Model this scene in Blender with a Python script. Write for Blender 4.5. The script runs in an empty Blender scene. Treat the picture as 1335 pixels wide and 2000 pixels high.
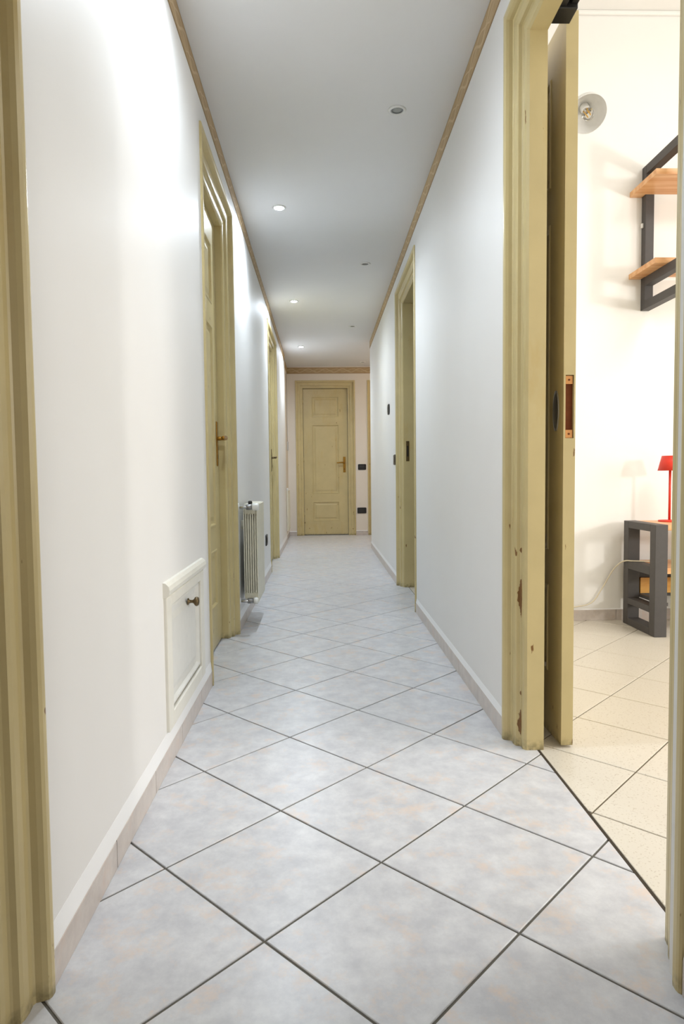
import bpy, bmesh, math, random
from mathutils import Vector, Matrix

random.seed(4)
scn = bpy.context.scene
COL = scn.collection
H = 2.396          # corridor ceiling
XL, XR = -0.457, 0.5747   # corridor wall faces
YE = 9.354         # end wall
RH = 3.367         # bedroom ceiling
RB = 3.68          # bedroom back wall

# ------------------------------------------------------------------ camera
cam_d = bpy.data.cameras.new('camera'); cam = bpy.data.objects.new('camera', cam_d); COL.objects.link(cam)
cam_d.sensor_fit = 'VERTICAL'; cam_d.sensor_height = 36.0; cam_d.lens = 1278.31 / 2000 * 36
cam_d.clip_start = 0.02
yaw, pitch, roll = 0.030387, 0.053945, -0.010762
right = Vector((math.cos(yaw), -math.sin(yaw), 0))
fwd = Vector((math.sin(yaw) * math.cos(pitch), math.cos(yaw) * math.cos(pitch), -math.sin(pitch)))
up = right.cross(fwd)
r2 = right * math.cos(roll) + up * math.sin(roll)
u2 = up * math.cos(roll) - right * math.sin(roll)
cam.matrix_world = Matrix(((r2.x, u2.x, -fwd.x, 0), (r2.y, u2.y, -fwd.y, 0), (r2.z, u2.z, -fwd.z, 0.84), (0, 0, 0, 1)))
scn.camera = cam

# ------------------------------------------------------------------ world, lights, exposure
w = bpy.data.worlds.new('world'); scn.world = w; w.use_nodes = True
w.node_tree.nodes['Background'].inputs[0].default_value = (0.9, 0.95, 1, 1)
w.node_tree.nodes['Background'].inputs[1].default_value = 0.05
vs = scn.view_settings
vs.view_transform = 'Standard'; vs.look = 'None'; vs.gamma = 1; vs.use_curve_mapping = False
vs.exposure = 0.11

def light(name, kind, loc, power, color, target=None, **kw):
    d = bpy.data.lights.new(name, kind); d.energy = power; d.color = color
    for k, v in kw.items(): setattr(d, k, v)
    o = bpy.data.objects.new(name, d); COL.objects.link(o); o.location = loc
    if target is not None:
        o.rotation_euler = (Vector(target) - Vector(loc)).to_track_quat('-Z', 'Y').to_euler()
    return o

# unseen fill light added behind the camera to lift the near corridor
light('rear_fill_light', 'AREA', (0.06, -1.85, 1.35), 5, (1.0, 0.93, 0.86), target=(0.06, 4, 1.1), shape='RECTANGLE', size=0.9, size_y=2.0)
# bedroom window, far right corner of the bedroom behind the door opening
light('bedroom_window_light', 'AREA', (4.55, 1.5, 1.5), 38, (1.0, 0.96, 0.92), target=(0, 1.5, 1.3), shape='RECTANGLE', size=1.0, size_y=1.4)
light('bedroom_floor_lamp', 'AREA', (4.25, -0.25, 1.40), 42, (1.0, 0.97, 0.93), target=(1.75, 3.6, 1.4), shape='RECTANGLE', size=0.3, size_y=0.3)
light('bedroom_ceiling_fill', 'AREA', (2.5, 1.6, 3.2), 31, (1.0, 0.97, 0.93), target=(2.5, 1.6, 0), shape='DISK', size=1.0)  # unseen broad fill added under the bedroom ceiling for soft general light
# lamp of the side hall round the corner at the far end
light('side_hall_light', 'POINT', (1.7, 8.5, 2.2), 12.5, (1.0, 0.80, 0.58), shadow_soft_size=0.12)

# ------------------------------------------------------------------ materials
def s2l(c): return tuple(((v / 255) / 12.92 if v / 255 <= 0.04045 else ((v / 255 + 0.055) / 1.055) ** 2.4) for v in c)

class NT:
    def __init__(self, name):
        self.m = bpy.data.materials.new(name); self.m.use_nodes = True
        self.t = self.m.node_tree; self.b = self.t.nodes['Principled BSDF']
    def n(self, typ, **kw):
        o = self.t.nodes.new(typ)
        for k, v in kw.items():
            if k.startswith('i_'):
                key = k[2:]; o.inputs[int(key) if key.isdigit() else key.replace('_', ' ')].default_value = v
            else: setattr(o, k, v)
        return o
    def l(self, a, b): self.t.links.new(a, b)
    def math(self, op, a, b=None, c=None):
        o = self.n('ShaderNodeMath', operation=op)
        for i, v in enumerate((a, b, c)):
            if v is None: continue
            if isinstance(v, (int, float)): o.inputs[i].default_value = v
            else: self.l(v, o.inputs[i])
        return o.outputs[0]
    def mix(self, fac, a, b):
        o = self.n('ShaderNodeMix', data_type='RGBA')
        for i, v in ((0, fac), (6, a), (7, b)):
            if isinstance(v, (int, float)): o.inputs[i].default_value = v
            elif isinstance(v, tuple): o.inputs[i].default_value = v + (1,) if len(v) == 3 else v
            else: self.l(v, o.inputs[i])
        return o.outputs[2]
    def ramp(self, fac, lo, hi):
        o = self.n('ShaderNodeMapRange', clamp=True); self.l(fac, o.inputs[0])
        o.inputs[1].default_value = lo; o.inputs[2].default_value = hi
        return o.outputs[0]
    def coords(self, rand=False, scale=None):
        tc = self.n('ShaderNodeTexCoord').outputs['Object']
        if rand:
            oi = self.n('ShaderNodeObjectInfo'); sc = self.math('MULTIPLY', oi.outputs['Random'], 37.0)
            cb = self.n('ShaderNodeCombineXYZ'); self.l(sc, cb.inputs[0]); self.l(sc, cb.inputs[1]); self.l(sc, cb.inputs[2])
            va = self.n('ShaderNodeVectorMath', operation='ADD'); self.l(tc, va.inputs[0]); self.l(cb.outputs[0], va.inputs[1]); tc = va.outputs[0]
        if scale:
            mp = self.n('ShaderNodeMapping'); mp.inputs['Scale'].default_value = scale; self.l(tc, mp.inputs[0]); tc = mp.outputs[0]
        return tc
    def noise(self, vec, scale, detail=4, rough=0.5):
        o = self.n('ShaderNodeTexNoise', i_Scale=scale, i_Detail=detail, i_Roughness=rough); self.l(vec, o.inputs['Vector']); return o.outputs[0]
    def bump(self, h, strength, dist=0.002):
        o = self.n('ShaderNodeBump', i_Strength=strength, i_Distance=dist); self.l(h, o.inputs['Height']); self.l(o.outputs[0], self.b.inputs['Normal'])
    def base(self, c):
        if isinstance(c, tuple): self.b.inputs['Base Color'].default_value = c + (1,)
        else: self.l(c, self.b.inputs['Base Color'])
    def set(self, **kw):
        for k, v in kw.items(): self.b.inputs[k.replace('_', ' ')].default_value = v
        return self.m

def simple(name, c, rough=0.5, metal=0.0, var=0.06, scale=25):
    t = NT(name); c = s2l(c); v = t.coords()
    t.base(t.mix(t.noise(v, scale), tuple(x * (1 - var) for x in c), tuple(min(1, x * (1 + var)) for x in c)))
    return t.set(Roughness=rough, Metallic=metal)

M = {}
def wallmat(name, c1, c2, rough=0.6):
    t = NT(name); v = t.coords()
    t.base(t.mix(t.ramp(t.noise(v, 1.3, 3), 0.3, 0.7), s2l(c1), s2l(c2)))
    t.bump(t.noise(v, 60, 3), 0.08); return t.set(Roughness=rough)
M['wall'] = wallmat('white_wall_paint', (236, 234, 231), (240, 239, 237), 0.5)
M['wall_end'] = wallmat('warm_wall_paint', (232, 222, 208), (236, 227, 214))
M['wall_room'] = wallmat('cream_wall_paint', (244, 243, 239), (247, 246, 243))
M['ceiling'] = wallmat('ceiling_paint', (233, 232, 230), (237, 236, 235), 0.8)
M['fillet'] = wallmat('white_gloss_paint', (249, 249, 249), (251, 251, 251), 0.35)

def paint(name, c, chips=()):
    t = NT(name); c = s2l(c); v = t.coords()
    col = t.mix(t.ramp(t.noise(v, 7, 4), 0.3, 0.75), tuple(x * 0.93 for x in c), tuple(x * 1.05 for x in c))
    sx = t.n('ShaderNodeSeparateXYZ'); t.l(v, sx.inputs[0]); z = sx.outputs[2]
    # yellowed rub marks
    vs_ = t.coords(scale=(9, 9, 3.0))
    col = t.mix(t.math('MULTIPLY', t.ramp(t.noise(vs_, 1.0, 5, 0.65), 0.56, 0.75), 0.45), col, s2l((196, 166, 98)))
    # small chips along the mouldings, more of them low down
    low = t.ramp(z, 1.0, 0.05)
    vs2 = t.coords(scale=(45, 45, 14.0))
    chip = t.ramp(t.math('ADD', t.noise(vs2, 1.0, 3, 0.5), t.math('MULTIPLY', low, 0.045)), 0.748, 0.768)
    # grime where the moulding meets the floor
    grime = t.math('MULTIPLY', t.ramp(z, 0.035, 0.0), t.ramp(t.noise(v, 55, 4), 0.35, 0.6))
    for (x, x_w, z0, z1) in chips:
        zc, zh = (z0 + z1) / 2, (z1 - z0) / 2
        dx = t.math('DIVIDE', t.math('SUBTRACT', sx.outputs[0], x), x_w)
        dz = t.math('DIVIDE', t.math('SUBTRACT', z, zc), zh)
        r = t.math('ADD', t.math('MULTIPLY', dx, dx), t.math('MULTIPLY', dz, dz))
        r = t.math('ADD', r, t.math('MULTIPLY', t.math('SUBTRACT', t.noise(v, 70, 3), 0.5), 1.6))
        chip = t.math('MAXIMUM', chip, t.ramp(r, 1.0, 0.85))
    col = t.mix(chip, col, s2l((122, 84, 36)))
    col = t.mix(t.math('MULTIPLY', grime, 0.7), col, s2l((84, 74, 48)))
    t.base(col); t.bump(t.noise(v, 35, 3), 0.12); return t.set(Roughness=0.32)
OLIVE = (205, 188, 138)
M['paint'] = paint('olive_cream_gloss_paint', OLIVE)
M['paint_chipped'] = paint('olive_cream_chipped_paint', OLIVE, chips=((0.4345, 0.006, 0.41, 0.53), (0.4345, 0.006, 0.035, 0.115), (0.4345, 0.004, 0.60, 0.62), (0.4345, 0.004, 0.16, 0.175)))
M['cream'] = simple('cream_gloss_paint', (234, 231, 220), 0.35)
M['cream_in'] = simple('cream_panel_paint', (230, 229, 223), 0.4)

def tilemat(name, base, dark, peach, amt, rough):
    t = NT(name); v = t.coords(rand=True)
    c = t.mix(t.ramp(t.noise(v, 17, 8, 0.68), 0.36, 0.66), s2l(dark), s2l(base))
    c = t.mix(t.math('MULTIPLY', t.ramp(t.noise(v, 13, 8, 0.70), 0.53, 0.70), amt), c, s2l(peach))
    v2 = t.coords(rand=True, scale=(1, 1, 1))
    c = t.mix(t.math('MULTIPLY', t.ramp(t.noise(v2, 60, 3, 0.7), 0.55, 0.75), 0.25), c, s2l(dark))
    t.base(c); t.bump(t.noise(v, 6, 2), 0.03); t.b.inputs['Specular IOR Level'].default_value = 0.38
    return t.set(Roughness=rough)
M['tile'] = tilemat('marbled_floor_tile', (222, 223, 226), (199, 200, 205), (228, 209, 195), 0.75, 0.3)
M['base'] = tilemat('pinkish_baseboard_tile', (214, 205, 197), (198, 188, 181), (212, 186, 170), 0.6, 0.3)
t = NT('speckled_room_tile'); v = t.coords(rand=True)
c = t.mix(t.ramp(t.noise(v, 170, 2, 0.5), 0.60, 0.68), s2l((220, 213, 199)), s2l((198, 188, 170)))
t.base(c); M['rtile'] = t.set(Roughness=0.3)
M['grout'] = simple('grey_grout', (104, 101, 92), 0.9, var=0.15, scale=40)
M['rgrout'] = simple('brown_grout', (112, 99, 80), 0.9, var=0.15, scale=40)
M['dark'] = simple('dark_threshold_gap', (58, 48, 34), 0.9)

# wallpaper border: tan strip with a scrolling double wave
t = NT('scroll_wallpaper_border'); v = t.coords(); sx = t.n('ShaderNodeSeparateXYZ'); t.l(v, sx.inputs[0])
s_ = t.math('ADD', sx.outputs[0], sx.outputs[1]); z = sx.outputs[2]
def wave(k, ph, amp, off, wd):
    y = t.math('ADD', t.math('MULTIPLY', t.math('SINE', t.math('ADD', t.math('MULTIPLY', s_, k), ph)), amp), off)
    return t.ramp(t.math('ABSOLUTE', t.math('SUBTRACT', z, y)), wd, wd * 0.4)
lines = t.math('MAXIMUM', wave(26, 0, 0.024, 0, 0.007), t.math('MAXIMUM', wave(26, 2.2, 0.016, 0.006, 0.004), wave(52, 1.0, 0.012, -0.012, 0.003)))
c = t.mix(t.noise(v, 30, 4), s2l((168, 140, 100)), s2l((190, 163, 122)))
c = t.mix(t.math('MULTIPLY', lines, 0.6), c, s2l((216, 196, 158)))
edge = t.ramp(t.math('ABSOLUTE', z), 0.0365, 0.038)
c = t.mix(t.math('MULTIPLY', edge, 0.6), c, s2l((140, 112, 76)))
t.base(c); M['border'] = t.set(Roughness=0.6)

M['brass'] = simple('aged_brass', (160, 118, 50), 0.3, 1.0)
M['bronze'] = simple('dark_bronze', (112, 96, 70), 0.35, 0.9)
M['steel'] = simple('satin_steel', (150, 150, 150), 0.35, 0.9)
M['chrome'] = simple('chrome', (190, 190, 188), 0.15, 1.0)
M['white_plastic'] = simple('white_plastic', (238, 238, 234), 0.35)
M['grey_plastic'] = simple('grey_plastic', (190, 184, 176), 0.4)
M['black_plastic'] = simple('black_plastic', (30, 30, 30), 0.35)
M['module'] = simple('charcoal_module', (46, 46, 47), 0.3)
M['black_metal'] = simple('black_metal', (24, 23, 22), 0.45)
M['radiator'] = simple('beige_radiator_enamel', (230, 225, 205), 0.4)
M['charcoal'] = simple('charcoal_painted_wood', (74, 71, 70), 0.55, var=0.12, scale=40)
M['mortise'] = simple('raw_brown_mortise', (120, 62, 26), 0.8, var=0.3, scale=60)
M['rawwood'] = simple('raw_orange_wood', (224, 160, 96), 0.7, var=0.12, scale=60)
M['red'] = simple('red_enamel', (226, 58, 40), 0.4)
M['shade_in'] = simple('pale_grey_enamel', (232, 232, 229), 0.45)
M['cord'] = simple('cream_cable', (226, 216, 190), 0.5)
M['filament'] = simple('amber_filament', (232, 184, 82), 0.4)
M['lens_off'] = simple('unlit_grey_lens', (150, 152, 150), 0.2, var=0.2, scale=160)

def woodmat(name, a, b, sc):
    t = NT(name); v = t.coords(scale=sc)
    f = t.noise(v, 1.0, 5, 0.55)
    t.base(t.mix(t.ramp(f, 0.35, 0.66), s2l(a), s2l(b))); t.bump(f, 0.1); return t.set(Roughness=0.4)
M['wood'] = woodmat('honey_pine', (214, 150, 92), (240, 194, 142), (2.2, 30, 30))
M['drawerwood'] = woodmat('amber_plywood', (214, 152, 62), (238, 186, 96), (5, 30, 30))

t = NT('lit_lens'); t.base((0.9, 0.95, 1.0)); t.b.inputs['Emission Color'].default_value = (0.86, 0.92, 1, 1)
M['lens_on'] = t.set(Emission_Strength=110.0)
t = NT('bulb_glass'); t.base((1, 0.98, 0.94)); t.b.inputs['Transmission Weight'].default_value = 1.0
M['glass'] = t.set(Roughness=0.02, IOR=1.2)

# ------------------------------------------------------------------ mesh helpers
def mesh_of(bm, smooth=False):
    me = bpy.data.meshes.new('m')
    bmesh.ops.recalc_face_normals(bm, faces=bm.faces[:])
    bm.to_mesh(me); bm.free()
    if smooth:
        for p in me.polygons: p.use_smooth = True
    return me
def link(name, me, mat, parent=None, loc=(0, 0, 0)):
    me.name = name
    if mat and not me.materials: me.materials.append(M[mat])
    o = bpy.data.objects.new(name, me); COL.objects.link(o); o.location = loc
    if parent: o.parent = parent
    return o
def empty(name, loc=(0, 0, 0), rz=0):
    o = bpy.data.objects.new(name, None); COL.objects.link(o); o.location = loc; o.rotation_euler = (0, 0, rz); o.empty_display_size = 0.05
    return o
def tag(o, label, cat, group=None, kind=None):
    o['label'] = label; o['category'] = cat
    if group: o['group'] = group
    if kind: o['kind'] = kind
    return o
def add_box(bm, x0, x1, y0, y1, z0, z1, bev=0.0, seg=2):
    vs_ = [bm.verts.new((x, y, z)) for x in (x0, x1) for y in (y0, y1) for z in (z0, z1)]
    fs = [bm.faces.new([vs_[i] for i in f]) for f in ((0, 1, 3, 2), (4, 6, 7, 5), (0, 4, 5, 1), (2, 3, 7, 6), (0, 2, 6, 4), (1, 5, 7, 3))]
    if bev:
        es = {e for f in fs for e in f.edges}
        bmesh.ops.bevel(bm, geom=list(es), offset=bev, segments=seg, affect='EDGES', profile=0.5)
    return bm
def boxes(*bs, bev=0.0, seg=2):
    bm = bmesh.new()
    for b in bs: add_box(bm, *b, bev=bev, seg=seg)
    return mesh_of(bm)
def lathe(profile, n=32, caps=True):
    """profile (r, z) revolved about z"""
    bm = bmesh.new(); rings = []
    for r, z in profile:
        if r < 1e-6: rings.append([bm.verts.new((0, 0, z))])
        else: rings.append([bm.verts.new((r * math.cos(2 * math.pi * i / n), r * math.sin(2 * math.pi * i / n), z)) for i in range(n)])
    for a, b in zip(rings, rings[1:]):
        for i in range(n):
            j = (i + 1) % n
            if len(a) == 1 and len(b) == 1: continue
            if len(a) == 1: bm.faces.new((a[0], b[i], b[j]))
            elif len(b) == 1: bm.faces.new((a[i], b[0], a[j]))
            else: bm.faces.new((a[i], b[i], b[j], a[j]))
    return mesh_of(bm, True)
def tube(pts, rad, n=12, rads=None):
    bm = bmesh.new(); pts = [Vector(p) for p in pts]; rings = []
    for k, p in enumerate(pts):
        d = (pts[min(k + 1, len(pts) - 1)] - pts[max(k - 1, 0)]).normalized()
        a = d.cross(Vector((0, 0, 1)))
        if a.length < 0.1: a = d.cross(Vector((1, 0, 0)))
        a.normalize(); b = d.cross(a); r = rads[k] if rads else rad
        rings.append([bm.verts.new(p + (a * math.cos(2 * math.pi * i / n) + b * math.sin(2 * math.pi * i / n)) * r) for i in range(n)])
    for A, B in zip(rings, rings[1:]):
        for i in range(n): bm.faces.new((A[i], A[(i + 1) % n], B[(i + 1) % n], B[i]))
    bm.faces.new(rings[0]); bm.faces.new(list(reversed(rings[-1])))
    return mesh_of(bm, True)
def smooth_path(pts, k=6):
    P = [Vector(p) for p in pts]; out = []
    for i in range(len(P) - 1):
        a, b, c, d = P[max(i - 1, 0)], P[i], P[i + 1], P[min(i + 2, len(P) - 1)]
        for j in range(k):
            s = j / k
            out.append(0.5 * ((2 * b) + (c - a) * s + (2 * a - 5 * b + 4 * c - d) * s * s + (3 * b - a - 3 * c + d) * s ** 3))
    out.append(P[-1]); return out

# ------------------------------------------------------------------ structure: walls and ceilings
TH = 0.15
def wall_y(name, xa, xb, y0, y1, z1, holes, mat, label, zl=0.0):
    """wall slab along y between xa and xb, holes = (ya, yb, ztop)"""
    bs = []; y = y0
    for a, b, zt in sorted(holes):
        if a > y: bs.append((xa, xb, y, a, zl, z1))
        bs.append((xa, xb, a, b, zt, z1)); y = b
    if y < y1: bs.append((xa, xb, y, y1, zl, z1))
    return tag(link(name, boxes(*bs), mat), label, 'wall', kind='structure')
def wall_x(name, ya, yb, x0, x1, z1, holes, mat, label):
    bs = []; x = x0
    for a, b, zt in sorted(holes):
        if a > x: bs.append((x, a, ya, yb, 0, z1))
        bs.append((a, b, ya, yb, zt, z1)); x = b
    if x < x1: bs.append((x, x1, ya, yb, 0, z1))
    return tag(link(name, boxes(*bs), mat), label, 'wall', kind='structure')

CW = 0.105                      # casing width
# doors: opening (start, end, height) along the wall
D_NEARL = (0.13, 0.947, 2.115)
D_L1 = (2.727, 3.407, 2.115)
D_L2 = (5.870, 6.728, 2.115)
D_BIG = (1.126, 1.937, 2.118)
D_R2 = (4.085, 4.895, 2.115)
D_END = (-0.256, 0.380, 2.098)
D_END2 = (0.762, 1.400, 2.098)
g = CW - 0.022
def hole(d): return (d[0] - g, d[1] + g, d[2] + g)

wall_y('wall_left', XL - TH, XL, -2.0, 8.45, H, [hole(D_NEARL), hole(D_L1), hole(D_L2), (1.895, 2.435, 0.515)], 'wall', 'white plaster wall along the left side of the corridor')
wall_y('wall_left_recess', XL - TH, -0.474, 8.45, YE, H, [], 'wall_end', 'short cream wall set back at the far left end of the corridor')
link('plaster_patch', boxes((XL - TH, XL - 0.006, 1.895, 2.435, 0, 0.135)), 'wall', bpy.data.objects['wall_left'])
wall_y('wall_right', XR, 0.667, -2.0, 7.64, RH, [hole(D_BIG), hole(D_R2)], 'wall', 'white plaster wall along the right side of the corridor')
wall_x('wall_end', YE, YE + TH, XL - TH, 3.0, H, [hole(D_END), hole(D_END2)], 'wall_end', 'warm white wall closing the far end of the corridor')
wall_x('wall_hall_near', 7.52, 7.64, 0.667, 3.0, H, [], 'wall_end', 'near wall of the side hall round the corner on the right')
wall_y('wall_hall_end', 3.0, 3.1, 7.52, YE + TH, H, [], 'wall_end', 'end wall of the side hall out of sight on the right')
wall_x('wall_behind', -2.1, -2.0, XL - TH, 0.667, H, [], 'wall', 'white wall behind the camera at the corridor entrance')
wall_x('wall_bedroom_back', RB, RB + 0.1, 0.667, 4.7, RH, [], 'wall_room', 'cream wall at the back of the bedroom behind the shelf')
wall_x('wall_bedroom_front', -0.7, -0.6, 0.667, 4.7, RH, [], 'wall_room', 'near wall of the bedroom out of sight')
wall_y('wall_bedroom_side', 4.6, 4.7, -0.6, RB, RH, [], 'wall_room', 'right-hand side wall of the bedroom out of sight')
wall_y('wall_second_room_side', 2.7, 2.8, RB + 0.1, 7.52, 2.6, [], 'wall_room', 'side wall of the second room behind the far right doorway')
# backing rooms behind closed leaves stay dark: simple shell pieces
def slab(name, b, mat, label, cat):
    return tag(link(name, boxes(b), mat), label, cat, kind='structure')
slab('ceiling', (XL - TH, XR, -2.1, 7.64, H, H + 0.08), 'ceiling', 'smooth white corridor ceiling with recessed spotlights', 'ceiling')
slab('ceiling_hall', (XL - TH, 3.1, 7.64, YE + TH, H, H + 0.08), 'ceiling', 'white ceiling over the far end of the corridor and side hall', 'ceiling')
slab('ceiling_bedroom', (0.667, 4.7, -0.7, RB + 0.1, RH, RH + 0.08), 'wall_room', 'high cream ceiling of the bedroom', 'ceiling')
slab('ceiling_second_room', (0.667, 2.8, RB + 0.1, 7.52, 2.6, 2.68), 'wall_room', 'ceiling of the second room behind the far right doorway', 'ceiling')
tag(link('trim_cornice', boxes((0.667, 4.6, RB - 0.018, RB, RH - 0.022, RH), bev=0.006), 'wall_room'), 'thin plaster cornice where bedroom wall meets ceiling', 'cornice', kind='structure')

# ------------------------------------------------------------------ floors with individual tiles
def clip(poly, ax, val, keep_less):
    out = []
    for i in range(len(poly)):
        a, b = poly[i], poly[(i + 1) % len(poly)]
        ia = (a[ax] <= val) == keep_less; ib = (b[ax] <= val) == keep_less
        if ia: out.append(a)
        if ia != ib:
            s = (val - a[ax]) / (b[ax] - a[ax]); out.append((a[0] + s * (b[0] - a[0]), a[1] + s * (b[1] - a[1])))
    return out
def inset(poly, d):
    n = len(poly); out = []
    for i in range(n):
        p0, p1, p2 = Vector(poly[i - 1]), Vector(poly[i]), Vector(poly[(i + 1) % n])
        e1 = (p1 - p0).normalized(); e2 = (p2 - p1).normalized()
        n1 = Vector((-e1.y, e1.x)); n2 = Vector((-e2.y, e2.x)); bis = n1 + n2
        if bis.length < 1e-6: bis = n1
        bis.normalize(); out.append(tuple(p1 + bis * (d / max(0.35, bis.dot(n1)))))
    return out
def tile_mesh(poly):
    bm = bmesh.new()
    bot = [bm.verts.new((x, y, -0.008)) for x, y in poly]
    mid = [bm.verts.new((x, y, -0.0012)) for x, y in poly]
    top = [bm.verts.new((x, y, 0)) for x, y in inset(poly, 0.0012)]
    n = len(poly)
    for A, B in ((bot, mid), (mid, top)):
        for i in range(n): bm.faces.new((A[i], A[(i + 1) % n], B[(i + 1) % n], B[i]))
    bm.faces.new(top)
    return mesh_of(bm)
def lay_tiles(parent, ox, oy, side, th, gap, bounds, mat):
    e1 = Vector((math.sin(math.pi / 4 + th), math.cos(math.pi / 4 + th))); e2 = Vector((-e1.y, e1.x))
    full = None; cnt = 0; hs = side / 2 - gap / 2
    base = [tuple(e1 * a * hs + e2 * b * hs) for a, b in ((-1, -1), (1, -1), (1, 1), (-1, 1))]
    for i in range(-45, 46):
        for j in range(-45, 46):
            c = Vector((ox, oy)) + e1 * side * (i + 0.5) + e2 * side * (j + 0.5)
            x0, x1, y0, y1 = bounds(c)
            if x1 <= x0: continue
            p = [(c.x + q[0], c.y + q[1]) for q in base]; whole = all(x0 <= a <= x1 and y0 <= b <= y1 for a, b in p)
            if whole:
                if full is None: full = tile_mesh(base)
                me = full
            else:
                for ax, v_, k in ((0, x0, False), (0, x1, True), (1, y0, False), (1, y1, True)):
                    p = clip(p, ax, v_, k)
                    if not p: break
                if len(p) < 3: continue
                ar = abs(sum(p[k][0] * p[(k + 1) % len(p)][1] - p[(k + 1) % len(p)][0] * p[k][1] for k in range(len(p)))) / 2
                if ar < 0.0004: continue
                me = tile_mesh([(a - c.x, b - c.y) for a, b in p])
            link('tile', me, mat, parent, (c.x, c.y, 0)); cnt += 1
    return cnt
fl = tag(link('floor', boxes((XL - TH, 0.652, -2.1, 7.64, -0.05, -0.003), (XL - TH, 3.1, 7.64, YE + TH, -0.05, -0.003)), 'grout'),
         'corridor floor of pale marbled square tiles laid diagonally with grey grout', 'floor', kind='structure')
n1 = lay_tiles(fl, 0.11988, 2.31407, 0.3298, 0.00087, 0.0052,
               lambda c: (-0.60, 2.4, -1.6, YE + 0.07) if c.y > 7.72 else (-0.60, 0.6475, -1.6, YE), 'tile')
fr = tag(link('floor_bedroom', boxes((0.652, 4.7, -0.7, RB + 0.1, -0.05, -0.003)), 'rgrout'),
         'bedroom floor of cream speckled square tiles laid diagonally', 'floor', kind='structure')
n2 = lay_tiles(fr, 1.084, 2.409, 0.2985, 0.0, 0.0042, lambda c: (0.6555, 4.0, -0.3, RB), 'rtile')
print('tiles', n1, n2)
tag(link('threshold_strip', boxes((0.6478, 0.6552, 1.0, 2.04, -0.02, -0.0008)), 'dark'), 'dark joint line between the corridor tiles and bedroom tiles', 'threshold', kind='structure')
slab('floor_second_room', (0.652, 2.8, RB + 0.1, 7.64, -0.05, 0.0), 'rtile', 'pale floor of the second room behind the far right doorway', 'floor')

# ------------------------------------------------------------------ baseboards: tiles plus white fillet
def baseboard(name, segs, origin, along, normal, label, h=0.062, hf=0.040, proud=0.006):
    """segs = (start, end) along `along`; origin on the wall face"""
    root = empty(name, origin); tag(root, label, 'baseboard', kind='structure')
    A, N = Vector(along), Vector(normal); full = None
    def slabm(L, prof):
        bm = bmesh.new(); rows = []
        for s in (0.0015, L - 0.0015): rows.append([bm.verts.new(A * s + N * a + Vector((0, 0, b))) for a, b in prof])
        k = len(prof)
        for i in range(k): bm.faces.new((rows[0][i], rows[0][(i + 1) % k], rows[1][(i + 1) % k], rows[1][i]))
        bm.faces.new(rows[0]); bm.faces.new(list(reversed(rows[1])))
        return mesh_of(bm)
    prof = [(0, 0.0005), (proud, 0.0005), (proud, h - 0.002), (proud - 0.0015, h), (0, h)]
    pf = [(0, h), (proud - 0.001, h), (0.0006, h + hf), (0, h + hf)]
    for s0, s1 in segs:
        s = s0
        while s < s1 - 0.01:
            L = min(0.333, s1 - s)
            if abs(L - 0.333) < 1e-6:
                if full is None: full = slabm(0.333, prof)
                me = full
            else: me = slabm(L, prof)
            link('baseboard_tile', me, 'base', root, A * s); s += 0.333
        link('plaster_fillet', slabm(s1 - s0, pf), 'fillet', root, A * s0)
    return root
E1 = CW + 0.001
baseboard('baseboard_left', [(-2, D_NEARL[0] - E1), (D_NEARL[1] + E1, D_L1[0] - E1), (D_L1[1] + E1, D_L2[0] - E1), (D_L2[1] + E1, 8.45)], (XL, 0, 0), (0, 1, 0), (1, 0, 0), 'low pinkish marble-look baseboard along the left corridor wall')
baseboard('baseboard_right', [(-2, D_BIG[0] - 1.25 * E1), (D_BIG[1] + E1, D_R2[0] - E1), (D_R2[1] + E1, 7.64)], (XR, 0, 0), (0, 1, 0), (-1, 0, 0), 'low pinkish marble-look baseboard along the right corridor wall', hf=0.024)
baseboard('baseboard_recess', [(8.46, YE)], (-0.474, 0, 0), (0, 1, 0), (1, 0, 0), 'short brownish baseboard on the set-back wall at the far left', hf=0.01)
baseboard('baseboard_end', [(-0.466, D_END[0] - E1), (D_END[1] + E1, D_END2[0] - E1), (D_END2[1] + E1, 3.0)], (0, YE, 0), (1, 0, 0), (0, -1, 0), 'brownish baseboard either side of the far end door', hf=0.006)
baseboard('baseboard_bedroom', [(0.68, 4.2)], (0, RB, 0), (1, 0, 0), (0, -1, 0), 'low greyish tile baseboard at the back of the bedroom', hf=0.006)

# ------------------------------------------------------------------ wallpaper borders
def border(n, b, label):
    c = ((b[0] + b[1]) / 2, (b[2] + b[3]) / 2, (b[4] + b[5]) / 2)
    me = boxes((b[0] - c[0], b[1] - c[0], b[2] - c[1], b[3] - c[1], b[4] - c[2], b[5] - c[2]))
    tag(link('trim_%d' % n, me, 'border', None, c), label, 'border', kind='structure')
border(1, (XL, XL + 0.003, -1.9, 8.45, H - 0.082, H - 0.001), 'tan scroll-patterned wallpaper border along the top of the left wall')
border(2, (XR - 0.003, XR, -1.9, 7.64, H - 0.080, H - 0.001), 'tan scroll-patterned wallpaper border along the top of the right wall')
border(3, (-0.471, 2.9, YE - 0.003, YE, H - 0.098, H - 0.012), 'tan scroll-patterned wallpaper border above the far end door')
border(4, (-0.474, -0.471, 8.452, YE - 0.004, H - 0.098, H - 0.012), 'short piece of tan border on the set-back wall at the far left')

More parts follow.
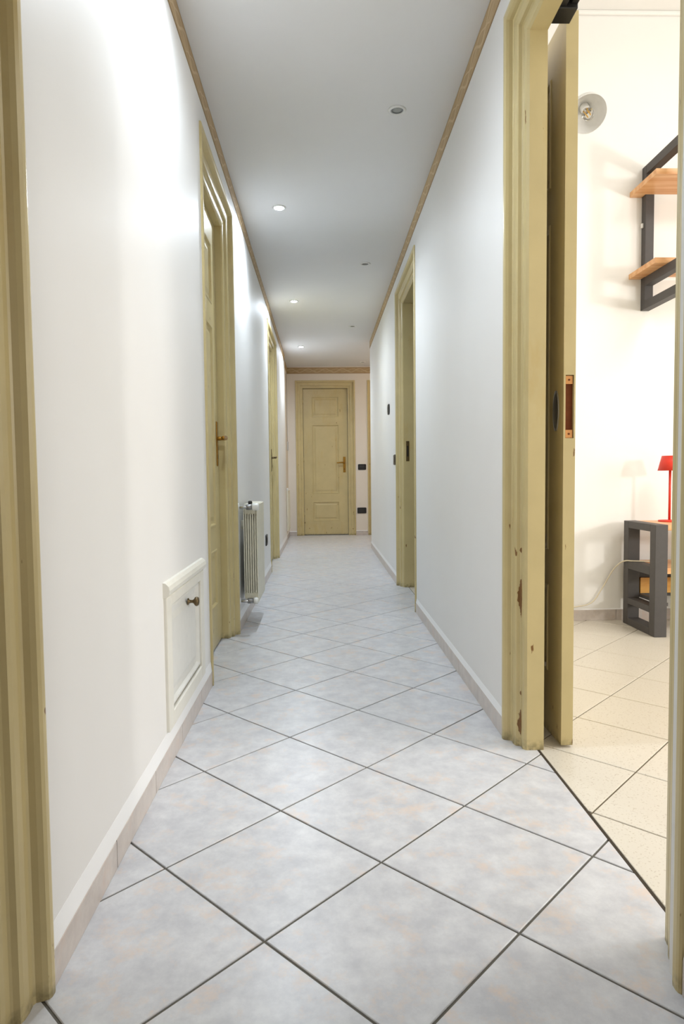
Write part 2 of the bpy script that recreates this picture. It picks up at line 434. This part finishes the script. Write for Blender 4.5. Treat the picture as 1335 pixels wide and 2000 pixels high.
# ------------------------------------------------------------------ doors
PROF = [(0, 0), (0, .006), (.003, .009), (.008, .010), (.016, .0095), (.022, .006), (.026, -.002), (.0285, -.012), (.033, -.0145),
        (.048, -.0135), (.062, -.015), (.069, -.018), (.072, -.027), (.075, -.0305), (.090, -.0305), (.099, -.033), (.105, -.040)]
def casing_piece(name, which, w_, top, depth, mat, parent, k_=1.0):
    prof = PROF + [(.105, -depth), (.0222, -depth), (.0222, 0)]
    bm = bmesh.new(); A = []; B = []
    for a, o in prof:
        if which == 'head':
            A.append(bm.verts.new((-w_ / 2 - CW + a, o, top + CW - a))); B.append(bm.verts.new((w_ / 2 + CW - a, o, top + CW - a)))
        else:
            x = (-w_ / 2 - (CW - a) * k_) * (1 if which == 'l' else -1)
            A.append(bm.verts.new((x, o, 0.0))); B.append(bm.verts.new((x, o, top + CW - a)))
    k = len(prof)
    for i in range(k):
        f = bm.faces.new((A[i], A[(i + 1) % k], B[(i + 1) % k], B[i]))
    bm.faces.new(A); bm.faces.new(list(reversed(B)))
    bmesh.ops.recalc_face_normals(bm, faces=bm.faces[:])
    me = bpy.data.meshes.new(name); bm.to_mesh(me); bm.free()
    return link(name, me, mat, parent)
def panel_mesh(x0, x1, z0, z1, yf):
    rings = [(0, 0.0), (0.004, 0.003), (0.010, 0.0025), (0.016, -0.008), (0.034, -0.009), (0.052, -0.003)]
    bm = bmesh.new(); R = []
    for d, o in rings: R.append([bm.verts.new((x, yf + o, z)) for x, z in ((x0 + d, z0 + d), (x1 - d, z0 + d), (x1 - d, z1 - d), (x0 + d, z1 - d))])
    for A, B in zip(R, R[1:]):
        for i in range(4): bm.faces.new((A[i], A[(i + 1) % 4], B[(i + 1) % 4], B[i]))
    bm.faces.new(R[-1])
    back = [bm.verts.new((x, yf - 0.03, z)) for x, z in ((x0, z0), (x1, z0), (x1, z1), (x0, z1))]
    for i in range(4): bm.faces.new((back[i], back[(i + 1) % 4], R[0][(i + 1) % 4], R[0][i]))
    bm.faces.new(list(reversed(back)))
    return mesh_of(bm)
def leaf_parts(parent, x0, x1, z0, z1, yf, th, mat, pz, stile=0.12, both=False):
    """stiles and rails as one mesh, each panel its own sub-part"""
    bs = [(x0, x0 + stile, yf - th, yf, z0, z1), (x1 - stile, x1, yf - th, yf, z0, z1)]
    zz = [z0] + [v for p in pz for v in p] + [z1]
    for a, b in zip(zz[0::2], zz[1::2]): bs.append((x0 + stile, x1 - stile, yf - th, yf, a, b))
    lf = link('leaf', boxes(*bs), mat, parent)
    for a, b in pz: link('panel', panel_mesh(x0 + stile, x1 - stile, a, b, yf), mat, lf)
    return lf
def handle(leaf, x, z, yf, dirx, mat='brass', hh=0.225, lever=0.11):
    """backplate, keyhole and lever"""
    bm = bmesh.new(); add_box(bm, x - 0.018, x + 0.018, yf, yf + 0.005, z - hh * 0.62, z + hh * 0.38, bev=0.0024)
    link('handle_plate', mesh_of(bm), mat, leaf)
    link('keyhole', boxes((x - 0.003, x + 0.003, yf + 0.0045, yf + 0.0056, z - hh * 0.45, z - hh * 0.36)), 'black_metal', leaf)
    p = smooth_path([(x, yf + 0.004, z), (x, yf + 0.03, z), (x + dirx * 0.008, yf + 0.046, z), (x + dirx * 0.03, yf + 0.05, z + 0.002), (x + dirx * 0.075, yf + 0.05, z + 0.001), (x + dirx * lever, yf + 0.048, z - 0.003)], 5)
    n = len(p)
    link('lever', tube(p, 0.008, 12, [0.0105 if i < 4 else 0.0078 + 0.0025 * math.sin(math.pi * i / n) for i in range(n)]), mat, leaf)
def hinge(parent, x, z, y, mat='paint'):
    link('hinge', lathe([(0, -0.032), (0.004, -0.03), (0.006, -0.026), (0.006, 0.026), (0.004, 0.03), (0, 0.032)], 12), mat, parent, (x, y, z))

def door(n, d, wall, label, depth=0.118, leaf=True, leaf_out=-0.073, hside=1, handle_mat='brass', mats=('paint', 'paint', 'paint'), lever=0.11, hz=1.04):
    c = (d[0] + d[1]) / 2; w_ = d[1] - d[0]
    loc, rz = {'left': ((XL, c, 0), -math.pi / 2), 'right': ((XR, c, 0), math.pi / 2), 'end': ((c, YE, 0), math.pi)}[wall]
    r = empty('door_%d' % n, loc, rz); tag(r, label, 'door', kind='structure')
    casing_piece('jamb_casing', 'l', w_, d[2], depth, mats[0], r, 1.25 if n == 6 else 1.0)
    casing_piece('jamb_casing', 'r', w_, d[2], depth, mats[1], r)
    casing_piece('head_casing', 'head', w_, d[2], depth, mats[2], r)
    if leaf:
        x0, x1 = -w_ / 2 + 0.004, w_ / 2 - 0.004
        lf = leaf_parts(r, x0, x1, 0.010, d[2] - 0.005, leaf_out, 0.04, 'paint', [(0.205, 0.487), (0.600, 1.585), (1.690, 1.985)])
        if handle_mat: handle(lf, hside * (w_ / 2 - 0.052), hz, leaf_out, -hside, handle_mat, lever=lever)
        for z in (0.30, 1.08, 1.90): hinge(r, -hside * (w_ / 2 - 0.001), z, leaf_out + 0.004)
    return r
# left wall: local +x is towards the camera; end wall: local +x is towards picture left
door(1, D_NEARL, 'left', 'near left doorway moulding, cut off by the left picture edge', hside=1)
door(2, D_L1, 'left', 'olive cream panelled door in stepped frame on left wall beside small hatch', hside=-1)
door(3, D_L2, 'left', 'second olive cream door on the left wall beyond the radiator', hside=-1, leaf_out=-0.05, handle_mat='bronze', lever=0.10)
door(4, D_END, 'end', 'closed olive cream three-panel door in the middle of the far end wall', hside=-1)
door(5, D_END2, 'end', 'far end door mostly hidden behind the right wall corner', hside=-1)
big = door(6, D_BIG, 'right', 'wide stepped olive cream frame of the open bedroom doorway with chipped paint', depth=0.092, leaf=False, mats=('paint', 'paint_chipped', 'paint'))
r2d = door(7, D_R2, 'right', 'open olive cream doorway further along the right wall with dark strike plate', depth=0.15, leaf=False)
# strike plate on far jamb and hinged leaf swung into the room
wR = D_R2[1] - D_R2[0]
link('strike_plate', boxes((wR / 2 - 0.003, wR / 2 + 0.0005, -0.082, -0.058, 0.95, 1.10), bev=0.001), 'bronze', r2d)
link('strike_slot', boxes((wR / 2 - 0.0036, wR / 2 - 0.002, -0.075, -0.065, 0.985, 1.065)), 'black_metal', r2d)
lf = leaf_parts(r2d, 0, 0.80, 0.010, 2.11, 0, 0.04, 'paint', [(0.205, 0.487), (0.600, 1.585), (1.690, 1.985)])
lf.location = (-wR / 2 + 0.03, -0.155, 0); lf.rotation_euler = (0, 0, -math.pi / 2)

# sliding leaf on the bedroom side of the big doorway
sl = empty('sliding_door', (0.725, 1.95, 0)); tag(sl, 'olive cream sliding door standing open just inside the bedroom doorway', 'door')
def slide_leaf():
    L, T, Z0, Z1 = 0.90, 0.036, 0.008, 2.183
    bm = bmesh.new()
    # leading stile is built around the lock mortise so that it is a real pocket
    add_box(bm, 0, T, 0.0, 0.12, Z0, 0.948); add_box(bm, 0, T, 0.0, 0.12, 1.136, Z1)
    add_box(bm, 0, 0.006, 0.0, 0.12, 0.948, 1.136); add_box(bm, T - 0.005, T, 0.0, 0.12, 0.948, 1.136); add_box(bm, 0.006, T - 0.005, 0.05, 0.12, 0.948, 1.136)
    add_box(bm, 0, T, L - 0.12, L, Z0, Z1)
    pz = [(0.205, 0.487), (0.600, 1.62), (1.73, 2.06)]; zz = [Z0] + [v_ for p in pz for v_ in p] + [Z1]
    for a, b in zip(zz[0::2], zz[1::2]): add_box(bm, 0, T, 0.12, L - 0.12, a, b)
    lf_ = link('leaf', mesh_of(bm), 'paint', sl)
    for a, b in pz:
        me = panel_mesh(0.12, L - 0.12, a, b, 0); me.transform(Matrix(((0, -1, 0, 0), (1, 0, 0, 0), (0, 0, 1, 0), (0, 0, 0, 1))))
        link('panel', me, 'paint', lf_)
    link('lock_mortise', boxes((0.0062, T - 0.0052, 0.012, 0.0495, 0.952, 1.132)), 'mortise', lf_)
    for z in (0.961, 1.122):
        tb = link('mortise_tab', boxes((0.008, T - 0.007, 0.004, 0.029, z - 0.012, z + 0.012)), 'rawwood', lf_)
        link('screw_hole', lathe([(0, 0), (0.003, 0), (0.003, 0.001), (0, 0.001)], 10), 'mortise', lf_, (T / 2, 0.0033, z)).rotation_euler = (math.pi / 2, 0, 0)
    # oval recessed pull on the corridor side
    bm = bmesh.new(); n = 28; R = []
    for s, o in ((1.0, 0.0), (1.0, -0.003), (0.8, -0.0035), (0.7, -0.0012), (0.0, -0.0008)):
        R.append([bm.verts.new((o, 0.060 + 0.024 * s * math.cos(2 * math.pi * i / n), 1.035 + 0.062 * s * math.sin(2 * math.pi * i / n))) for i in range(n)] if s else [bm.verts.new((o, 0.06, 1.035))])
    for A, B in zip(R, R[1:]):
        for i in range(n):
            j = (i + 1) % n
            bm.faces.new((A[i], A[j], B[j], B[i]) if len(B) > 1 else (A[i], A[j], B[0]))
    link('recessed_pull', mesh_of(bm, True), 'steel', lf_)
slide_leaf()
tr = empty('sliding_track', (0.70, 1.5, 2.12)); tag(tr, 'black metal sliding door track above the bedroom doorway', 'track')
link('rail', boxes((-0.030, -0.008, -0.6, 0.424, 0.012, 0.085), bev=0.002), 'black_metal', tr)
link('rail', boxes((0.004, 0.024, -0.6, 0.424, 0.018, 0.085), bev=0.002), 'black_metal', tr)
link('end_block', boxes((-0.030, 0.024, 0.36, 0.424, 0.006, 0.075), bev=0.002), 'black_metal', tr)
link('top_web', boxes((-0.030, 0.024, -0.6, 0.33, 0.085, 0.092)), 'black_metal', tr)
for y in (-0.55, 0.2): link('wall_fixing', boxes((-0.033, -0.028, y, y + 0.05, 0.03, 0.2)), 'black_metal', tr)

# ------------------------------------------------------------------ wall hatch on the left wall
hc = empty('wall_hatch', (XL, 2.17, 0.10)); tag(hc, 'small cream framed wall hatch with round bronze knob low on the left wall', 'hatch')
HY0, HY1, HZ1 = -0.297, 0.283, 0.428
bm = bmesh.new(); prof = [(0, 0.0), (0.008, 0.0), (0.017, 0.009), (0.020, 0.021), (0.017, 0.033), (0.008, 0.042), (0, 0.044)]
A = [bm.verts.new((x, HY0 - 0.006, HZ1 - 0.03 + z)) for x, z in prof]; B = [bm.verts.new((x, HY1 + 0.006, HZ1 - 0.03 + z)) for x, z in prof]
for i in range(len(prof)): bm.faces.new((A[i], A[(i + 1) % len(prof)], B[(i + 1) % len(prof)], B[i]))
bm.faces.new(A); bm.faces.new(list(reversed(B)))
link('cap_moulding', mesh_of(bm), 'cream', hc)
for y0, y1 in ((HY0, HY0 + 0.058), (HY1 - 0.058, HY1)):
    link('stile', boxes((-0.012, 0.010, y0, y1, 0.004, HZ1 - 0.03), bev=0.003), 'cream', hc)
link('rail', boxes((-0.012, 0.010, HY0 + 0.058, HY1 - 0.058, 0.004, 0.05), bev=0.003), 'cream', hc)
link('rail', boxes((-0.012, 0.010, HY0 + 0.058, HY1 - 0.058, HZ1 - 0.062, HZ1 - 0.03), bev=0.003), 'cream', hc)
me = panel_mesh(-(HY1 - 0.062), -(HY0 + 0.062), 0.056, HZ1 - 0.068, 0.0); me.transform(Matrix(((0, 1, 0, 0), (-1, 0, 0, 0), (0, 0, 1, 0), (0, 0, 0, 1))))
dp = link('hatch_door', me, 'cream_in', hc)
kn = link('knob', lathe([(0, 0), (0.011, 0), (0.0115, 0.003), (0.006, 0.006), (0.005, 0.016), (0.008, 0.021), (0.0145, 0.025), (0.0165, 0.031), (0.013, 0.037), (0.006, 0.039), (0, 0.0395)], 24), 'bronze', dp, (-0.003, 0.05, 0.322))
kn.rotation_euler = (0, math.pi / 2, 0)

# ------------------------------------------------------------------ radiators
rd = empty('radiator', (XL, 3.60, 0)); tag(rd, 'beige sectional radiator with white valve caps between the two left doors', 'radiator')
def section_mesh(w_=0.082, x0=0.024, x1=0.100, z0=0.145, z1=0.700):
    bm = bmesh.new(); a, b = 0.002, w_ - 0.002
    add_box(bm, x1 - 0.006, x1, a, b, z0 + 0.004, z1 - 0.008, bev=0.002)       # front plate
    add_box(bm, x0, x0 + 0.005, a, b, z0 + 0.03, z1 - 0.03, bev=0.0015)        # back plate
    add_box(bm, x0 + 0.004, x1 - 0.004, a + 0.004, b - 0.004, z1 - 0.062, z1 - 0.004, bev=0.006)   # top header
    add_box(bm, x0 + 0.004, x1 - 0.004, a + 0.004, b - 0.004, z0, z0 + 0.058, bev=0.006)           # bottom header
    add_box(bm, x0 + 0.006, x1 - 0.006, w_ / 2 - 0.012, w_ / 2 + 0.012, z0 + 0.03, z1 - 0.03)
    for k in range(5):                                                          # vertical fins
        x = x0 + 0.010 + k * 0.0125
        add_box(bm, x, x + 0.0065, a, b, z0 + 0.055, z1 - 0.058, bev=0.001, seg=1)
    return mesh_of(bm)
sm = section_mesh()
for k in range(5): link('section', sm, 'radiator', rd, (0, 0.002 + k * 0.083, 0))
def valve(z, big):
    link('valve_pipe', tube(smooth_path([(0.001, -0.030, z), (0.03, -0.030, z), (0.052, -0.026, z), (0.06, -0.012, z), (0.06, 0.006, z)], 5), 0.0085), 'chrome', rd)
    link('valve_body', lathe([(0, -0.016), (0.013, -0.016), (0.015, -0.010), (0.015, 0.012), (0.011, 0.018), (0, 0.018)], 20), 'steel', rd, (0.058, -0.022, z)).rotation_euler = (0, math.pi / 2, 0)
    link('valve_cap', lathe([(0, 0), (0.016, 0), (0.0195, 0.004), (0.0185, 0.032 if big else 0.020), (0.014, 0.037 if big else 0.024), (0, 0.038 if big else 0.025)], 24), 'white_plastic', rd, (0.076, -0.022, z)).rotation_euler = (0, math.pi / 2, 0)
    link('wall_rose', lathe([(0, 0), (0.022, 0), (0.02, 0.005), (0.010, 0.008), (0, 0.008)], 20), 'white_plastic', rd, (0.0005, -0.030, z)).rotation_euler = (0, math.pi / 2, 0)
valve(0.680, True); valve(0.165, False)
link('air_vent', lathe([(0, 0), (0.012, 0), (0.012, 0.01), (0.007, 0.016), (0, 0.016)], 16), 'black_plastic', rd, (0.062, 0.012, 0.697))
for y, z in ((0.10, 0.55), (0.30, 0.55), (0.2, 0.2)): link('bracket', boxes((0.0005, 0.03, y, y + 0.015, z, z + 0.05)), 'radiator', rd)

r2_ = empty('radiator', (-0.474, 8.72, 0)); tag(r2_, 'slim radiator seen edge-on on the set-back wall at the far left', 'radiator')
link('panel', boxes((0.004, 0.026, 0, 0.5, 0.12, 0.66), bev=0.004), 'radiator', r2_)
for k in range(9): link('fin', boxes((0.026, 0.0285, 0.03 + k * 0.052, 0.058 + k * 0.052, 0.15, 0.63), bev=0.001), 'radiator', r2_)
link('valve_cap', lathe([(0, 0), (0.012, 0), (0.013, 0.03), (0.009, 0.036), (0, 0.036)], 16), 'white_plastic', r2_, (0.016, 0.02, 0.66))
for y in (0.1, 0.38): link('bracket', boxes((0.0003, 0.006, y, y + 0.02, 0.3, 0.5)), 'radiator', r2_)

# ------------------------------------------------------------------ switches and sockets
def plate(name, loc, rz, w_, h_, mods, label, cat, rnd=0.012, group='black wall plates'):
    r = empty(name, loc, rz); tag(r, label, cat, group)
    bm = bmesh.new(); add_box(bm, -w_ / 2, w_ / 2, 0.0, 0.010, -h_ / 2, h_ / 2)
    bmesh.ops.bevel(bm, geom=[e for e in bm.edges if abs(e.verts[0].co.y - e.verts[1].co.y) > 0.005], offset=rnd, segments=5, affect='EDGES', profile=0.5)
    bmesh.ops.bevel(bm, geom=[e for e in bm.edges if e.verts[0].co.y > 0.009 and e.verts[1].co.y > 0.009], offset=0.003, segments=2, affect='EDGES')
    link('cover_plate', mesh_of(bm), 'black_plastic', r)
    mw = 0.0225
    for k in range(mods):
        x = (k - (mods - 1) / 2) * (mw + 0.001)
        m_ = link('module', boxes((x - mw / 2, x + mw / 2, 0.0095, 0.0125, -0.022, 0.022), bev=0.001), 'module', r)
        if cat == 'socket':
            link('socket_hole', boxes(*[(x - 0.0025, x + 0.0025, 0.0122, 0.0129, z - 0.0025, z + 0.0025) for z in (-0.012, 0, 0.012)]), 'black_plastic', m_)
        else:
            link('indicator', boxes((x - 0.002, x + 0.002, 0.0122, 0.0129, 0.012, 0.015)), 'grey_plastic', m_)
    return r
plate('wall_switch', (0.577, YE, 0.975), math.pi, 0.116, 0.082, 3, 'black light switch plate on end wall at door handle height', 'switch')
plate('wall_socket', (0.569, YE, 0.354), math.pi, 0.130, 0.083, 3, 'black socket plate low on the end wall right of the door', 'socket')
plate('wall_socket', (XL, 5.31, 0.333), -math.pi / 2, 0.12, 0.088, 3, 'black socket plate low on the left wall behind the beige radiator', 'socket')
plate('wall_switch', (XR, 5.10, 0.967), math.pi / 2, 0.12, 0.080, 3, 'black switch plate on the right wall close to the far door frame', 'switch')
plate('thermostat', (XR, 5.545, 1.402), math.pi / 2, 0.12, 0.088, 1, 'black rounded thermostat high on the right wall beyond the far door frame', 'thermostat', rnd=0.035)
bx = empty('cable_box', (-0.474, 9.10, 1.27)); tag(bx, 'small grey box hanging on a cable in the far left corner', 'cable box')
link('box', boxes((0.0, 0.022, -0.025, 0.025, -0.06, 0.06), bev=0.004), 'grey_plastic', bx)
link('cable', tube([(0.008, 0, 0.055), (0.006, 0.0, 0.4), (0.006, 0.0, 1.0)], 0.004), 'grey_plastic', bx)

# ------------------------------------------------------------------ ceiling spotlights
def spot(x, y, on, label, z=H, watt=50):
    r = empty('ceiling_spotlight', (x, y, z)); tag(r, label, 'spotlight', 'recessed ceiling spotlights')
    link('trim_ring', lathe([(0.027, 0.004), (0.0265, -0.003), (0.029, -0.006), (0.036, -0.0045), (0.039, -0.0005), (0.038, 0.0), (0.027, 0.004)], 40), 'white_plastic', r)
    link('lens', lathe(([(0, -0.011), (0.012, -0.0098), (0.021, -0.006), (0.026, -0.001), (0.0262, 0.003), (0, 0.003)] if on else [(0, -0.0015), (0.014, -0.0015), (0.026, -0.0005), (0.0262, 0.003), (0, 0.003)]), 32), 'lens_on' if on else 'lens_off', r)
    if not on:
        link('reflector', lathe([(0.0262, -0.001), (0.022, -0.003), (0.0215, -0.0018), (0.0255, -0.0002)], 32), 'steel', r)
    else:
        d = bpy.data.lights.new('spot_lamp', 'SPOT'); d.energy = watt; d.color = (0.79, 0.895, 1.0); d.spot_size = math.radians(170); d.spot_blend = 1.0; d.shadow_soft_size = 0.024
        o = bpy.data.objects.new('spot_lamp', d); COL.objects.link(o); o.parent = r; o.location = (0, 0, -0.04)
    return r
spot(-0.226, 3.876, True, 'glowing ceiling spotlight nearest the camera')
spot(-0.226, 5.893, True, 'glowing ceiling spotlight, middle of the three in view')
spot(-0.226, 7.923, True, 'glowing ceiling spotlight closest to the far end wall')
spot(-0.226, 1.860, True, 'glowing ceiling spotlight just above the top picture edge', watt=36)
spot(0.340, 2.866, False, 'unlit ceiling spotlight with white ring, largest and nearest in view')
spot(0.338, 4.878, False, 'unlit ceiling spotlight second nearest along the right side')
spot(0.338, 6.868, False, 'unlit ceiling spotlight third along the right side')
spot(0.578, 8.995, False, 'unlit ceiling spotlight beside the far wallpaper border')

# ------------------------------------------------------------------ bedroom: shelf, bedside table, lamps
sh = empty('wall_shelf', (1.83, RB, 1.75)); tag(sh, 'wall shelf of two honey pine boards on black wooden frames', 'shelf')
X0, Y0, Z0 = 1.83, RB, 1.75
def L(o, n_, m_, *b, bev=0.002):
    return link(n_, boxes(*[(x0 - o[0], x1 - o[0], y0 - o[1], y1 - o[1], z0 - o[2], z1 - o[2]) for x0, x1, y0, y1, z0, z1 in b], bev=bev), m_, o_root)
o_root = sh; O = (X0, Y0, Z0)
for fx in (1.80, 2.60):
    L(O, 'rear_post', 'charcoal', (fx, fx + 0.048, 3.634, 3.6795, 1.750, 2.530))
    L(O, 'front_post', 'charcoal', (fx, fx + 0.048, 3.255, 3.300, 1.750, 2.530))
    L(O, 'top_arm', 'charcoal', (fx, fx + 0.048, 3.300, 3.634, 2.482, 2.530))
    L(O, 'shelf_arm', 'charcoal', (fx, fx + 0.048, 3.300, 3.634, 1.878, 1.925))
    L(O, 'bottom_arm', 'charcoal', (fx, fx + 0.048, 3.300, 3.634, 1.750, 1.795))
L(O, 'shelf_board', 'wood', (1.732, 2.72, 3.39, 3.634, 2.372, 2.400), (1.732, 1.798, 3.634, 3.6795, 2.372, 2.400), bev=0)
L(O, 'shelf_board', 'wood', (1.732, 2.72, 3.39, 3.634, 1.925, 1.952), (1.732, 1.798, 3.634, 3.6795, 1.925, 1.952), bev=0)
L(O, 'hook', 'white_plastic', (1.789, 1.80, 3.655, 3.667, 2.20, 2.225))

ns = empty('bedside_table', (1.95, 3.435, 0)); tag(ns, 'charcoal wooden bedside table with open side frame and pine boards', 'bedside table')
o_root = ns; O = (1.95, 3.435, 0)
for x0, x1 in ((1.69, 1.755), (2.145, 2.21)):
    L(O, 'front_post', 'charcoal', (x0, x1, 3.262, 3.318, 0.0, 0.578))
    L(O, 'rear_post', 'charcoal', (x0, x1, 3.556, 3.612, 0.0, 0.578))
    L(O, 'top_rail', 'charcoal', (x0, x1, 3.318, 3.556, 0.540, 0.578))
    L(O, 'middle_rail', 'charcoal', (x0, x1, 3.318, 3.556, 0.314, 0.357))
    L(O, 'lower_rail', 'charcoal', (x0, x1, 3.318, 3.556, 0.118, 0.152))
    L(O, 'bottom_rail', 'charcoal', (x0, x1, 3.318, 3.556, 0.0, 0.040))
L(O, 'top_board', 'wood', (1.755, 2.145, 3.268, 3.606, 0.548, 0.577))
L(O, 'middle_board', 'wood', (1.755, 2.145, 3.268, 3.606, 0.325, 0.355))
L(O, 'back_frame', 'charcoal', (1.755, 2.145, 3.592, 3.606, 0.152, 0.325), bev=0)
L(O, 'back_board', 'drawerwood', (1.772, 2.13, 3.578, 3.592, 0.172, 0.258), bev=0)
for x in (1.755, 2.125): L(O, 'drawer_runner', 'charcoal', (x, x + 0.02, 3.29, 3.578, 0.155, 0.172), bev=0)

lm = empty('table_lamp', (1.888, 3.50, 0.577)); tag(lm, 'slim red table lamp with tapered shade on the bedside table', 'lamp')
link('base', lathe([(0, 0.0), (0.056, 0.0), (0.057, 0.004), (0.054, 0.008), (0.008, 0.010), (0, 0.010)], 40), 'red', lm)
link('stem', lathe([(0, 0.009), (0.0065, 0.009), (0.0065, 0.335), (0, 0.335)], 16), 'red', lm)
link('shade', lathe([(0.061, 0.277), (0.0625, 0.277), (0.0425, 0.357), (0, 0.358), (0, 0.355), (0.041, 0.3545), (0.061, 0.277)], 48), 'red', lm)

link_o = link('power_cord', tube(smooth_path([(1.02, 3.668, 0.07), (1.25, 3.668, 0.066), (1.42, 3.666, 0.080), (1.53, 3.664, 0.104), (1.59, 3.662, 0.185), (1.645, 3.652, 0.287), (1.672, 3.62, 0.335), (1.682, 3.57, 0.356), (1.70, 3.515, 0.3615), (1.77, 3.50, 0.3605), (1.86, 3.49, 0.3590)], 6), 0.0035), 'cord')
tag(link_o, 'cream power cord curving from the wall up through the bedside table', 'cord')

# wall spot lamp with dome shade and clear bulb
wl = empty('wall_lamp', (1.40, RB, 2.86)); tag(wl, 'white dome wall lamp with clear filament bulb high in the bedroom', 'lamp')
C = Vector((1.378, 3.40, 2.672)); ax = Vector((-0.10, -0.70, -0.70)).normalized()
q = ax.to_track_quat('Z', 'Y')
def L2(n_, prof, m_, par=wl, nn=40):
    o = link(n_, lathe(prof, nn), m_, wl, C - Vector(wl.location)); o.rotation_mode = 'QUATERNION'; o.rotation_quaternion = q
    return o
L2('shade', [(0.0915, 0.0), (0.091, -0.012), (0.084, -0.045), (0.066, -0.075), (0.040, -0.094), (0.022, -0.100), (0.022, -0.103), (0.042, -0.098), (0.069, -0.078), (0.087, -0.046), (0.0935, -0.012), (0.0935, 0.0), (0.0915, 0.0)], 'shade_in')
L2('socket', [(0, -0.13), (0.022, -0.13), (0.024, -0.10), (0.021, -0.055), (0.019, -0.052), (0, -0.052)], 'white_plastic')
L2('bulb_collar', [(0, -0.054), (0.0135, -0.054), (0.0135, -0.038), (0, -0.038)], 'chrome')
L2('bulb', [(0.013, -0.040), (0.016, -0.030), (0.027, -0.012), (0.030, 0.002), (0.026, 0.018), (0.014, 0.029), (0, 0.032)], 'glass')
for k in range(4):
    a = k * math.pi / 2
    o = L2('filament', [(0, -0.026), (0.0022, -0.026), (0.0022, 0.012), (0, 0.012)], 'filament', nn=8)
    o.location = C - Vector(wl.location) + q @ Vector((0.009 * math.cos(a), 0.009 * math.sin(a), 0))
bk = C - ax * 0.128 - Vector(wl.location)
link('arm', tube(smooth_path([tuple(bk), tuple(bk + Vector((0.003, 0.04, 0.04))), (0.0, -0.05, 0.01), (0.0, -0.004, 0.0)], 6), 0.008), 'white_plastic', wl)
o = link('wall_mount', lathe([(0, 0), (0.045, 0), (0.045, 0.012), (0.03, 0.02), (0, 0.022)], 32), 'white_plastic', wl); o.rotation_euler = (math.pi / 2, 0, 0)
